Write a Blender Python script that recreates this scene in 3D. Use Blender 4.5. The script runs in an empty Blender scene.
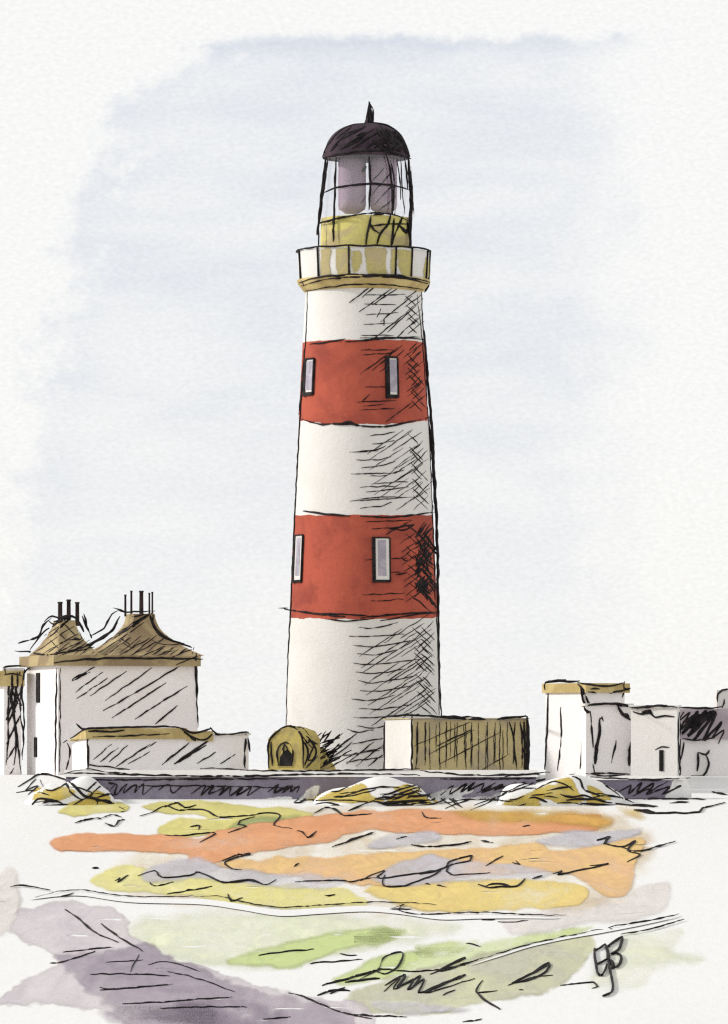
import bpy, math, random
import numpy as np
from mathutils import Vector, noise
from mathutils.bvhtree import BVHTree

random.seed(7)
S = bpy.context.scene
COL = S.collection
F, CX, CY, ZC = 5760.0, 364.0, 757.0, 0.7      # long lens: focal length in px, principal point, eye height
M = 320.0 / F                                  # metres per px at the tower
YT = 320.0                                     # distance of the tower

# ------------------------------------------------------------------ colours and materials
def lin(c):
    c = c / 255.0
    return c / 12.92 if c <= 0.04045 else ((c + 0.055) / 1.055) ** 2.4
def alb(r, g, b, illum=1.0):
    return tuple(min(0.82, max(0.008, lin(v) / illum)) for v in (r, g, b)) + (1.0,)

def nd(t, typ, **kw):
    n = t.nodes.new(typ)
    for k, v in kw.items():
        if isinstance(k, str) and hasattr(n, k): setattr(n, k, v)
    return n
def mathn(t, op, a, b=None, c=None, clamp=False):
    n = t.nodes.new('ShaderNodeMath'); n.operation = op; n.use_clamp = clamp
    for i, v in enumerate((a, b, c)):
        if v is None: continue
        if isinstance(v, (int, float)): n.inputs[i].default_value = v
        else: t.links.new(v, n.inputs[i])
    return n.outputs[0]
def smooth(t, v, lo, hi, a=0.0, b=1.0):
    n = t.nodes.new('ShaderNodeMapRange'); n.interpolation_type = 'SMOOTHSTEP'
    t.links.new(v, n.inputs['Value'])
    n.inputs['From Min'].default_value = lo; n.inputs['From Max'].default_value = hi
    n.inputs['To Min'].default_value = a; n.inputs['To Max'].default_value = b
    return n.outputs[0]
def mixc(t, f, a, b):
    n = t.nodes.new('ShaderNodeMix'); n.data_type = 'RGBA'
    for sock, v in ((n.inputs[0], f), (n.inputs[6], a), (n.inputs[7], b)):
        if isinstance(v, (int, float)): sock.default_value = v
        elif isinstance(v, tuple): sock.default_value = v
        else: t.links.new(v, sock)
    return n.outputs[2]
def noise_n(t, vec, scale, detail=3, rough=0.55, dist=0.0):
    n = t.nodes.new('ShaderNodeTexNoise'); t.links.new(vec, n.inputs['Vector'])
    n.inputs['Scale'].default_value = scale; n.inputs['Detail'].default_value = detail
    n.inputs['Roughness'].default_value = rough; n.inputs['Distortion'].default_value = dist
    return n.outputs[0]

def paint(name, a, b=None, blot=0.5, lo=0.42, hi=0.62, grain=0.06, bump=0.25, rough=0.9, stain=None, cover=False, opacity=1.0, rim=0.0, stretch=(1, 1, 1), gscale=4.5):
    """Matt painted surface: two pigments in soft blots, fine granulation, a slightly rough tooth."""
    m = bpy.data.materials.new(name); m.use_nodes = True; t = m.node_tree
    p = t.nodes['Principled BSDF']; p.inputs['Roughness'].default_value = rough
    p.inputs['Specular IOR Level'].default_value = 0.12
    tc = t.nodes.new('ShaderNodeTexCoord')
    mp = t.nodes.new('ShaderNodeMapping'); t.links.new(tc.outputs['Object'], mp.inputs['Vector'])
    mp.inputs['Scale'].default_value = stretch
    v = mp.outputs[0]
    b = b or tuple(x * 0.86 for x in a[:3]) + (1,)
    n1 = noise_n(t, v, blot, 4, 0.6, 0.6)
    col = mixc(t, smooth(t, n1, lo, hi), a, b)
    if stain:
        n3 = noise_n(t, v, blot * 1.7, 2, 0.5, 1.2)
        col = mixc(t, mathn(t, 'MULTIPLY', smooth(t, n3, 0.52, 0.55), 0.75), col, stain)
    at = None
    if cover:
        at = t.nodes.new('ShaderNodeAttribute'); at.attribute_name = 'cover'
        if rim:
            rm = t.nodes.new('ShaderNodeAttribute'); rm.attribute_name = 'rim'
            col = mixc(t, mathn(t, 'MULTIPLY', rm.outputs['Fac'], rim), col, tuple(x * 0.72 for x in a[:3]) + (1,))
    g = noise_n(t, v, gscale, 3, 0.65)
    k = mathn(t, 'MULTIPLY_ADD', mathn(t, 'SUBTRACT', g, 0.5), grain * 2.6, 1.0)
    vm = t.nodes.new('ShaderNodeVectorMath'); vm.operation = 'SCALE'
    t.links.new(col, vm.inputs[0]); t.links.new(k, vm.inputs['Scale'])
    t.links.new(vm.outputs[0], p.inputs['Base Color'])
    if bump:
        bp = t.nodes.new('ShaderNodeBump'); bp.inputs['Strength'].default_value = bump
        bp.inputs['Distance'].default_value = 0.06
        t.links.new(g, bp.inputs['Height']); t.links.new(bp.outputs[0], p.inputs['Normal'])
    if cover:
        tr = t.nodes.new('ShaderNodeBsdfTransparent'); mx = t.nodes.new('ShaderNodeMixShader')
        gg = mathn(t, 'MULTIPLY_ADD', mathn(t, 'SUBTRACT', g, 0.5), 0.22, at.outputs['Fac'])
        mg = t.nodes.new('ShaderNodeMapping'); t.links.new(tc.outputs['Object'], mg.inputs['Vector']); mg.inputs['Scale'].default_value = (.3, .55, 1)
        gap = smooth(t, noise_n(t, mg.outputs[0], 1.0, 3, 0.6), 0.27, 0.36)
        gg = mathn(t, 'MULTIPLY', gg, gap)
        fac = mathn(t, 'MULTIPLY', smooth(t, gg, 0.1, 0.9), mathn(t, 'ADD', mathn(t, 'MULTIPLY_ADD', mathn(t, 'SUBTRACT', n1, 0.5), 1.8, opacity - 0.08), mathn(t, 'MULTIPLY', mathn(t, 'SUBTRACT', noise_n(t, v, blot * 5.0, 3, 0.6, 1.0), 0.5), 0.7), None, True))
        t.links.new(fac, mx.inputs[0]); t.links.new(tr.outputs[0], mx.inputs[1]); t.links.new(p.outputs[0], mx.inputs[2])
        t.links.new(mx.outputs[0], t.nodes['Material Output'].inputs['Surface'])
    return m

SH = 0.86     # how brightly a white wall facing us is lit, for choosing pigments
LT = 1.10
INK = paint('black_ink', (0.010, 0.008, 0.009, 1), (0.026, 0.021, 0.022, 1), blot=2.0, grain=0.1, bump=0, rough=0.75)
WHITE = paint('white_limewash', (0.655, 0.638, 0.612, 1), (0.63, 0.61, 0.58, 1), blot=0.35, grain=0.035, bump=0.35)
RED = paint('red_masonry_paint', (0.41, 0.092, 0.058, 1), (0.27, 0.060, 0.043, 1), blot=0.4, lo=0.38, hi=0.72, grain=0.10, bump=0.3)
PLASTER = paint('pinkish_plaster', (0.79, 0.75, 0.74, 1), (0.82, 0.80, 0.79, 1), blot=0.33, lo=0.53, hi=0.60, grain=0.04, bump=0.35)
ROOF = paint('brown_slate', (0.26, 0.195, 0.115, 1), (0.40, 0.32, 0.175, 1), blot=0.45, grain=0.12)
OCHRE = paint('ochre_stone', (0.42, 0.32, 0.14, 1), (0.54, 0.43, 0.20, 1), blot=0.6, grain=0.08)
SHEDM = paint('ochre_boards', (0.47, 0.39, 0.20, 1), (0.37, 0.31, 0.20, 1), blot=0.5, grain=0.1)
HUTM = paint('mossy_stone', (0.44, 0.36, 0.115, 1), (0.33, 0.26, 0.11, 1), blot=0.9, grain=0.1)
DRUM = paint('yellow_ochre_paint', (0.56, 0.50, 0.17, 1), (0.43, 0.355, 0.19, 1), blot=0.55, grain=0.08)
DOMEM = paint('purple_lead', (0.062, 0.040, 0.054, 1), (0.034, 0.023, 0.031, 1), blot=0.8, grain=0.15)
LENSM = paint('mauve_glass', (0.36, 0.275, 0.345, 1), (0.42, 0.335, 0.40, 1), blot=0.9, grain=0.05, rough=0.5)
PANE = paint('window_pane', (0.30, 0.275, 0.33, 1), (0.40, 0.37, 0.42, 1), blot=1.5, grain=0.05, rough=0.4)
WALLM = paint('purple_grey_rubble', (0.20, 0.178, 0.235, 1), (0.30, 0.275, 0.335, 1), blot=0.30, lo=0.45, hi=0.68, grain=0.14)
SLATE = paint('mauve_slate', (0.42, 0.36, 0.375, 1), (0.36, 0.30, 0.33, 1), blot=0.6, grain=0.08)
GROUND = paint('chalk_sand', (0.705, 0.70, 0.685, 1), (0.69, 0.683, 0.668, 1), blot=0.05, grain=0.04, bump=0.25, stretch=(1, .3, 1), gscale=3.0)
def glass():
    m = bpy.data.materials.new('clear_glass'); m.use_nodes = True; t = m.node_tree
    tr = t.nodes.new('ShaderNodeBsdfTransparent'); tr.inputs[0].default_value = (.97, .97, .98, 1)
    gl = t.nodes.new('ShaderNodeBsdfGlossy'); gl.inputs['Roughness'].default_value = 0.08
    mx = t.nodes.new('ShaderNodeMixShader'); mx.inputs[0].default_value = 0.10
    t.links.new(tr.outputs[0], mx.inputs[1]); t.links.new(gl.outputs[0], mx.inputs[2])
    t.links.new(mx.outputs[0], t.nodes['Material Output'].inputs['Surface']); return m
GLASS = glass()

# ------------------------------------------------------------------ mesh builder
class MB:
    def __init__(s): s.v = []; s.f = []; s.m = []; s.mats = []; s.sm = []
    def mat(s, m):
        if m not in s.mats: s.mats.append(m)
        return s.mats.index(m)
    def add(s, vs, fs, m, smooth=False):
        o = len(s.v); k = s.mat(m); s.v += [tuple(p) for p in vs]
        for f in fs: s.f.append(tuple(i + o for i in f)); s.m.append(k); s.sm.append(smooth)
    def poly(s, vs, m): s.add(vs, [tuple(range(len(vs)))], m)
    def bvh(s): return BVHTree.FromPolygons(s.v, s.f)
    def hexa(s, lo, hi, m, top=None):            # lo, hi: four corners each, counter-clockwise from above
        fs = [(3, 2, 1, 0), (4, 5, 6, 7)] + [(i, (i + 1) % 4, (i + 1) % 4 + 4, i + 4) for i in range(4)]
        s.add(list(lo) + list(hi), fs, m)
    def lathe(s, prof, cx, cy, m, n=72, cap=True):
        vs = []; fs = []
        for r, z in prof:
            for i in range(n):
                a = 2 * math.pi * i / n; vs.append((cx + r * math.cos(a), cy + r * math.sin(a), z))
        for j in range(len(prof) - 1):
            for i in range(n):
                k = (i + 1) % n; fs.append((j * n + i, j * n + k, (j + 1) * n + k, (j + 1) * n + i))
        s.add(vs, fs, m, True)
        if cap:
            s.add([vs[i] for i in range(n)][::-1], [tuple(range(n))], m)
            s.add([vs[(len(prof) - 1) * n + i] for i in range(n)], [tuple(range(n))], m)
    def tube(s, pts, rad, m, n=5):
        pts = [Vector(p) for p in pts]
        if len(pts) < 2: return
        vs = []; fs = []
        for i, p in enumerate(pts):
            d = (pts[min(i + 1, len(pts) - 1)] - pts[max(i - 1, 0)])
            if d.length < 1e-6: d = Vector((1, 0, 0))
            d.normalize(); up = Vector((0, 1, 0)) if abs(d.y) < 0.9 else Vector((0, 0, 1))
            u = d.cross(up).normalized(); w = d.cross(u)
            for k in range(n):
                a = 2 * math.pi * k / n
                vs.append(p + (u * math.cos(a) + w * math.sin(a)) * rad[i])
        for i in range(len(pts) - 1):
            for k in range(n):
                q = (k + 1) % n; fs.append((i * n + k, i * n + q, (i + 1) * n + q, (i + 1) * n + k))
        fs.append(tuple(range(n))[::-1]); fs.append(tuple((len(pts) - 1) * n + k for k in range(n)))
        s.add(vs, fs, m, True)
    def build(s, name, parent=None, root=None, attrs=None):
        o3 = Vector((0, 0, 0)) if root is None else Vector(root)
        me = bpy.data.meshes.new(name)
        me.from_pydata([tuple(Vector(p) - o3) for p in s.v], [], s.f)
        for m in s.mats: me.materials.append(m)
        me.polygons.foreach_set('material_index', s.m); me.polygons.foreach_set('use_smooth', s.sm)
        if attrs:
            for k, d in attrs.items():
                a = me.attributes.new(k, 'FLOAT', 'POINT'); a.data.foreach_set('value', d)
        me.update()
        o = bpy.data.objects.new(name, me); COL.objects.link(o)
        if parent is not None: o.parent = parent
        elif root is not None: o.location = o3
        return o

def tag(o, label=None, cat=None, group=None, kind=None):
    for k, v in (('label', label), ('category', cat), ('group', group), ('kind', kind)):
        if v: o[k] = v
    return o
def empty(name, loc, label, cat, group=None):
    o = bpy.data.objects.new(name, None); COL.objects.link(o); o.location = loc; o.empty_display_size = 0.5
    return tag(o, label, cat, group)

# ------------------------------------------------------------------ pen strokes: raised black lines that lie on a surface
EYE = Vector((0, 0, ZC))
def at(px, py, Y): return Vector(((px - CX) / F * Y, Y, ZC + (CY - py) / F * Y))
def on_bvh(b, Y0, lift=0.012):
    def f(px, py):
        d = at(px, py, 1.0) - EYE; d.normalize()
        h = b.ray_cast(EYE, d)
        if h[0] is None: return None
        return h[0] - d * lift
    return f, Y0
SLOPE, YF, ZF = 0.111, 299.6, -1.54
def ground_pt(px, py, lift=0.0):
    a = (CY - py) / F
    Y = (ZF - SLOPE * YF - ZC) / (a - SLOPE)
    return at(px, py, Y) + Vector((0, 0, lift))
def on_ground(lift=0.03): return (lambda px, py: ground_pt(px, py, lift)), None

def parse(s):
    if not isinstance(s, str): return [tuple(p) for p in s]
    return [tuple(float(c) for c in p.split(',')) for p in s.split()]
def catmull(P, step):
    if len(P) == 2:
        n = max(2, int(math.dist(P[0], P[1]) / step) + 1)
        return [tuple(P[0][k] + (P[1][k] - P[0][k]) * i / n for k in (0, 1)) for i in range(n + 1)]
    out = []
    for i in range(len(P) - 1):
        a, b, c, d = P[max(i - 1, 0)], P[i], P[i + 1], P[min(i + 2, len(P) - 1)]
        n = max(1, int(math.dist(b, c) / step))
        for j in range(n):
            t = j / n
            out.append(tuple(0.5 * (2 * b[k] + (c[k] - a[k]) * t + (2 * a[k] - 5 * b[k] + 4 * c[k] - d[k]) * t * t + (3 * b[k] - a[k] - 3 * c[k] + d[k]) * t ** 3) for k in (0, 1)))
    out.append(P[-1]); return out
SEED = [0.0]
def ink(mb, mp, pts, w=2.0, jit=0.9, taper=0.4, step=3.0, m=None):
    fn, Y0 = mp
    P = catmull(parse(pts), step); SEED[0] += 7.31; s0 = SEED[0]
    runs = [[]]; last = None; N = len(P)
    for i, (x, y) in enumerate(P):
        x += noise.noise((i * 0.35, s0, 1.0)) * jit; y += noise.noise((i * 0.35, s0, 5.0)) * jit
        q = fn(x, y)
        if q is None:
            Yq = last.y if last is not None else Y0
            if Yq is None: continue
            q = at(x, y, Yq)
        if last is not None and abs(q.y - last.y) > 1.6 and Y0 is not None: runs.append([])
        e = min(i, N - 1 - i) / max(1.0, N * 0.22)
        nz = noise.noise((i * 0.5, s0, 9.0)); dry = noise.noise((i * 0.9, s0, 2.0))
        ww = 0.9 * w * (taper + (1 - taper) * min(1.0, e)) * (1.0 + (0.7 if w < 2.5 else 0.35) * nz) * (0.35 if dry > 0.38 and w < 2.5 else 1.0)
        runs[-1].append((q, max(0.3, ww) * 0.5 * q.y / F)); last = q
    for r in runs:
        if len(r) > 1: mb.tube([a for a, _ in r], [b for _, b in r], m or INK)
def inks(mb, mp, rows, w=2.0, **k):
    for r in rows:
        if isinstance(r, tuple): ink(mb, mp, r[0], r[1], **k)
        else: ink(mb, mp, r, w, **k)
def hatch(mb, mp, x0, y0, x1, y1, n, dx, dy, w=1.3, var=0.3):
    for i in range(n):
        t = (i + 0.5 + random.uniform(-.3, .3)) / n
        x, y = x0 + (x1 - x0) * t, y0 + (y1 - y0) * t; k = 1 + random.uniform(-var, var)
        ink(mb, mp, [(x, y), (x + dx * k, y + dy * k)], w * random.uniform(.62, 1.0))
def scribble(mb, mp, x0, y0, x1, y1, n, amp, w=2.0, lean=6):
    P = []
    for i in range(n + 1):
        t = i / n; sg = 1 if i % 2 else -1
        P.append((x0 + (x1 - x0) * t + sg * lean * random.uniform(.5, 1.2), y0 + (y1 - y0) * t - sg * amp * random.uniform(.6, 1.1)))
    ink(mb, mp, P, w, step=2.5)

# ------------------------------------------------------------------ the ground, one sheet to the horizon
def zg(Y):
    if Y >= 420: return -15.0
    if Y >= 345: return -0.3 - 14.7 * (Y - 345) / 75
    if Y >= YF: return min(-0.3, ZF - SLOPE * (YF - Y))
    if Y >= 150: return ZF - SLOPE * (YF - Y)
    zb = ZF - SLOPE * (YF - 150)
    if Y >= 20: return zb + (150 - Y) / 130 * (-3 - zb)
    return -3.0
ys = [-600, -100, 20, 60, 100, 150, 180, 205, 225, 240, 255, 270, 285, YF, 305, YF + 1.24 / SLOPE, 318, 330, 345, 360, 380, 400, 420, 700, 1500, 4000, 9000]
xs = [-4000, -1200, -400, -120, -60, -40, -30, -20, -10, 0, 10, 20, 30, 40, 60, 120, 400, 1200, 4000]
g = MB()
g.add([(x, y, zg(y)) for y in ys for x in xs],
      [(j * len(xs) + i, j * len(xs) + i + 1, (j + 1) * len(xs) + i + 1, (j + 1) * len(xs) + i) for j in range(len(ys) - 1) for i in range(len(xs) - 1)], GROUND)
tag(g.build('ground'), kind='structure')

# ------------------------------------------------------------------ ground cover: patches of vegetation and bare rock on the slope
LAYER = [0]
def sdist(P, X, Y):
    d = np.full(X.shape, 1e9); ins = np.zeros(X.shape, bool)
    for i in range(len(P)):
        (ax, ay), (bx, by) = P[i], P[(i + 1) % len(P)]
        ex, ey = bx - ax, by - ay
        t = np.clip(((X - ax) * ex + (Y - ay) * ey) / (ex * ex + ey * ey + 1e-9), 0, 1)
        d = np.minimum(d, np.hypot(X - ax - t * ex, Y - ay - t * ey))
        with np.errstate(divide='ignore', invalid='ignore'):
            c = ((ay > Y) != (by > Y)) & (X < (bx - ax) * (Y - ay) / (by - ay + 1e-12) + ax)
        ins ^= c
    return np.where(ins, d, -d)
def cover_grid(mb, polys, mat, fn, soft=1.6, rough=2.0, cell=1.6):
    """Patch of ground cover with an uneven rim; returns per-vertex density."""
    cov = []; rim = []
    for poly in polys:
        P = parse(poly)
        if len(P) > 3:
            Q = catmull(P + [P[0]], 4.0)[:-1]
        else: Q = P
        x0 = min(p[0] for p in Q) - 6; x1 = max(p[0] for p in Q) + 6; y0 = min(p[1] for p in Q) - 5; y1 = max(p[1] for p in Q) + 5
        nx = int((x1 - x0) / (cell * 1.4)) + 2; ny = int((y1 - y0) / cell) + 2
        X, Y = np.meshgrid(np.linspace(x0, x1, nx), np.linspace(y0, y1, ny))
        D = sdist(Q, X, Y); SEED[0] += 3.17
        for j in range(ny):
            for i in range(nx):
                if abs(D[j, i]) < 9:
                    D[j, i] += rough * (noise.noise((X[j, i] * 0.05, Y[j, i] * 0.09, SEED[0])) + 0.35 * noise.noise((X[j, i] * 0.17, Y[j, i] * 0.3, SEED[0])))
        C = np.clip((D + soft * 0.5) / soft, 0, 1); R = np.exp(-np.abs(D - 1.0) / 2.2) * (D > -2)
        idx = -np.ones(X.shape, int); vs = []; fs = []
        keep = C > 0.001
        cells = keep[:-1, :-1] | keep[1:, :-1] | keep[:-1, 1:] | keep[1:, 1:]
        for j in range(ny - 1):
            for i in range(nx - 1):
                if cells[j, i]:
                    q = []
                    for (jj, ii) in ((j, i), (j + 1, i), (j + 1, i + 1), (j, i + 1)):
                        if idx[jj, ii] < 0:
                            idx[jj, ii] = len(vs); vs.append(fn(X[jj, ii], Y[jj, ii])); cov.append(C[jj, ii]); rim.append(R[jj, ii])
                        q.append(idx[jj, ii])
                    fs.append(tuple(q))
        mb.add(vs, fs, mat)
    return cov, rim
def patch(name, label, cat, colour, polys, colour2=None, opacity=1.0, soft=1.6, rough=2.0, rim=0.5, strokes=(), w=2.0, illum=1.13, blot=0.25):
    LAYER[0] += 1; lift = 0.003 * LAYER[0]
    c2 = colour2 or tuple(c * .95 for c in colour)
    colour = tuple(min(250, c * 1.035) for c in colour); c2 = tuple(c * .95 for c in c2); soft *= 2.0
    m = paint(name + '_cover', alb(*colour, illum), alb(*c2, illum), blot=blot, lo=0.35, hi=0.65,
              grain=0.07, bump=0.1, cover=True, opacity=opacity, rim=rim, stretch=(1, .22, 1), gscale=3.0)
    mb = MB()
    cov, rm = cover_grid(mb, polys, m, lambda x, y: ground_pt(x, y, lift), soft, rough)
    n = len(mb.v)
    inks(mb, on_ground(lift + 0.02), [(q[0], q[1] * 1.12) if isinstance(q, tuple) else (q, w * 1.12) for q in strokes])
    pad = [1.0] * (len(mb.v) - n)
    return tag(mb.build(name, attrs={'cover': list(cov) + pad, 'rim': list(rm) + [0.0] * len(pad)}), label, cat, kind='stuff')

patch('grass', 'pale yellow-green turf on the open slope above the mauve rock', 'grass', (240, 242, 224),
      ['112,928 165,917 240,912 330,916 400,920 462,926 430,936 350,950 280,966 205,962 140,946', '625,935 680,932 668,950 702,960 655,968 640,985 592,986 604,958'],
      (235, 238, 208), opacity=.75, soft=9, rough=4, rim=0.1)
patch('grass', 'bright green grass streaks beside the lower footpath edge', 'grass', (216, 226, 168),
      ['228,962 250,953 300,940 372,929 405,931 382,942 332,953 292,967 240,965', '332,980 380,957 420,951 442,954 500,939 560,930 592,927 572,935 500,953 440,969 385,977 345,984',
       '415,947 450,942 478,941 462,950 422,953', '360,939 385,930 400,932 392,940 370,944'],
      (201, 215, 148), opacity=.85, soft=4, rough=3, rim=0.25,
      strokes=[('259,956 280,953 314,950', 2), '310,964 340,962 363,960', '340,954 347,956 357,956', '466,944 473,945 480,947', '482,921 495,920', '498,922 512,923 528,921'], w=1.8)
patch('grass', 'grey olive grass in the bottom right foreground under black scribbled tufts', 'grass', (214, 215, 172),
      ['345,1000 368,986 430,968 500,951 560,940 592,936 590,955 572,975 545,992 500,1000 445,1012 400,1014 360,1012'],
      (198, 196, 176), opacity=.85, soft=4, rough=4, rim=0.2, blot=0.4,
      strokes=['360,980 378,970 385,957 403,953 398,967 385,975 378,970 420,972 465,966', ('322,986 350,979 380,970', 3), ('345,983 362,981 380,979', 3.2),
               ('317,996 335,991 350,992', 3), ('330,994 345,988', 2.5), ('384,992 400,978 394,990 413,980 408,991 424,980 419,994 440,985 465,976 425,994 475,979', 2.4),
               ('385,986 405,976 398,988 420,977 410,990', 3), ('430,975 465,958 440,972 477,961', 3), '483,981 476,992 486,993 497,991', ('476,993 485,1001 500,1010', 2.6),
               ('508,986 530,975 549,964 546,972 530,980 514,984 534,978 553,976', 2.6), ('512,984 538,971 548,966', 3), '443,996 455,990', '360,1016 407,1018', '463,1023 482,1020', '560,986 594,983 598,987 592,989', '519,990 524,991'], w=2.0)
patch('bare_rock', 'pale mauve rock slab filling the bottom left foreground', 'rock', (219, 211, 214),
      ['6,932 22,912 60,901 100,904 122,916 128,935 142,938 152,944 160,956 200,966 228,976 262,986 300,995 332,1001 366,1008 360,1040 200,1045 70,1040 120,1020 60,1005 -8,1004 20,985 46,971 55,961 30,945',],
      (206, 197, 202), opacity=.9, soft=2.5, rough=6, rim=0.6,
      strokes=['65,910 80,920 95,933 118,943', '101,924 115,935 143,952', '63,953 90,950 114,948', '50,964 65,962 95,952', ('106,963 143,961', 1.4), ('139,955 130,973', 1.4), ('148,966 165,962 200,972', 1.4)], w=2.0)
patch('bare_rock', 'dark mauve crevice across the pale rock with ruled black cracks', 'rock', (188, 177, 186),
      ['55,955 95,956 140,944 158,950 172,958 240,986 300,1001 352,1012 335,1040 235,1034 160,1017 112,1006 78,982', '100,1012 160,1012 220,1022 200,1034 120,1024'],
      (168, 156, 168), opacity=.8, soft=5, rough=7, rim=0.35,
      strokes=['90,975 130,975 170,977', '100,988 115,990 173,985', '100,991 140,988', '122,1005 160,1003 200,1000 232,998', '160,1009 200,1008 247,1008', ('167,972 200,980 235,993', 1.5), '263,1020 291,1018', ('288,994 300,996 345,1014 385,1017', 2.2), ('345,1014 372,1020', 1.6)], w=1.9)
patch('bare_rock', 'darkest mauve hollow at the foot of the rock', 'rock', (158, 145, 160), ['178,1002 215,999 262,1006 282,1014 268,1030 200,1034 184,1016', '150,1012 200,1006 210,1016 170,1020'], opacity=.6, soft=8, rough=5, rim=0.1)
patch('bare_ground', 'pale pinkish bare soil at the right of the slope', 'soil', (232, 225, 220),
      ['500,920 560,906 622,895 642,887 668,884 666,905 642,918 585,924 520,936', '-6,880 12,868 20,900 10,925 -6,935'], opacity=.9, soft=4, rough=3, rim=0.2)
patch('sparse_turf', 'thin pale ochre turf showing between the coloured bands of the slope', 'turf', (240, 226, 196),
      ['110,872 150,842 230,822 330,808 460,806 590,810 640,830 652,846 640,880 600,905 480,914 380,912 250,908 140,898'], (236, 216, 184), opacity=.42, soft=10, rough=6, rim=0.0)
patch('dry_grass', 'pale yellow dry grass strip on the left of the slope', 'grass', (230, 221, 138),
      ['90,881 102,872 130,865 142,869 200,877 240,884 330,888 352,893 366,904 300,909 240,906 200,899 150,893 112,891'], (233, 228, 170), opacity=.9, soft=2, rough=3, rim=0.3,
      strokes=['92,869 99,869', '115,882 120,879 118,883 128,876', '150,883 155,887 174,883', '167,895 200,890 212,887', '325,896 329,897 335,895', '228,895 232,902 242,899'], w=2.2)
patch('dry_grass', 'golden dry grass below the lower orange band', 'grass', (233, 210, 128),
      ['364,892 382,884 470,880 530,880 580,884 588,897 570,907 500,911 440,912 400,906'], (229, 202, 134), opacity=.95, soft=2, rough=3, rim=0.35,
      strokes=['425,885 430,886', '437,886 447,888', ('478,885 490,889 500,888 515,888 525,880', 3), ('486,887 500,885 512,888', 3), '532,880 542,877'], w=2.2)
patch('dry_grass', 'olive yellow grass fringe under the dark boundary wall', 'grass', (224, 214, 132),
      ['55,814 72,805 120,803 127,811 90,815', '135,806 200,801 236,806 300,811 312,818 252,829 200,836 164,837 160,827 182,818 206,818 160,812'], (208, 200, 128), opacity=.95, soft=1.6, rough=2.5, rim=0.4,
      strokes=['75,824 88,820 100,819', ('98,820 113,816 122,818', 1.6), '105,824 114,827 118,822 125,821', ('140,817 150,814 165,807 178,811 205,811 218,818 245,817 268,814 280,817 274,826 292,830', 2.2),
               ('165,808 178,804 185,809 196,806', 2.6), '190,828 200,827 199,831', ('165,836 180,837 215,834 200,843', 2.2), '228,834 246,827 238,826 240,822 255,818'], w=2.0)
patch('grass', 'small green tuft at the top of the orange band', 'grass', (172, 182, 122), ['226,830 245,821 300,817 272,827 240,832'], opacity=.8, soft=4, rough=2)
patch('heather', 'long orange heather band crossing the whole slope', 'heather', (227, 168, 125),
      ['47,843 60,837 90,833 150,835 198,838 215,832 240,827 300,818 340,813 380,811 440,811 500,812 540,816 590,815 602,820 598,830 560,833 500,836 440,835 400,833 370,831 346,834 330,842 300,847 260,853 225,860 196,866 187,861 190,855 150,853 100,852 60,851'],
      (222, 156, 112), opacity=.97, soft=1.5, rough=2.5, rim=0.45,
      strokes=['297,832 303,833 308,839 316,832', ('332,848 352,841 375,833', 2.2), ('345,844 362,837', 3), '314,814 325,809 335,810 345,817 372,815', '348,812 370,803', ('422,813 425,818 432,820 442,819', 2), '523,828 530,826', '222,862 235,857 250,855 225,863 232,870 242,871'], w=2.2)
patch('dry_grass', 'yellow grass along the right end of the orange band', 'grass', (212, 184, 92),
      ['450,812 500,810 560,813 606,817 613,824 602,829 560,824 480,821', '618,808 640,812 644,818 628,817'], (222, 170, 92), opacity=.75, soft=5, rough=2, rim=0.3)
patch('heather', 'tan orange heather patch in the middle of the slope', 'heather', (231, 187, 138),
      ['190,866 240,861 290,857 350,856 420,852 470,849 540,843 548,850 592,846 640,837 646,845 636,860 634,880 622,896 602,895 582,881 550,872 450,880 382,886 330,882 282,877 240,872'],
      (230, 197, 132), opacity=.95, soft=1.8, rough=3, rim=0.35,
      strokes=['294,868 299,864', ('411,846 430,848 455,846 472,843', 2.2), '396,841 407,838', '481,842 493,844', '486,867 503,857', '512,864 520,866 516,862',
               ('553,875 562,872 558,876 580,872 608,865 590,867', 2.4), ('597,841 610,838 605,845 625,848 635,842 628,852 640,856 627,863', 2.4), ('597,842 608,839 604,846', 3), '620,848 640,852 676,842', '295,883 340,882 352,883 372,879 380,880'], w=2.0)
patch('stone_scree', 'blue grey scree streaks between the orange heather bands', 'scree', (216, 214, 220),
      ['140,873 165,863 195,857 215,866 260,872 340,879 322,890 262,886 200,879 150,884', '368,879 400,862 430,857 470,862 540,870 546,878 482,882 400,886', '366,850 372,840 420,833 440,839 402,848', '536,842 560,834 620,832 642,829 632,838 580,848 552,847', '470,1010 440,1014 395,1014 372,1008 380,1002 420,1006'],
      (206, 201, 206), opacity=.72, soft=3, rough=3, rim=0.3,
      strokes=['138,877 155,872 162,879 190,877 200,874 225,884 250,881 265,886 276,881', ('228,884 250,882 262,886', 3), ('360,882 372,876 385,872 380,880 440,871 450,863 472,857 470,862 448,868 452,876 490,874', 2.3), ('385,876 383,886 400,888 430,878 440,872 428,880', 2.3), ('420,876 436,872 445,869', 2.8)], w=2.3)
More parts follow.
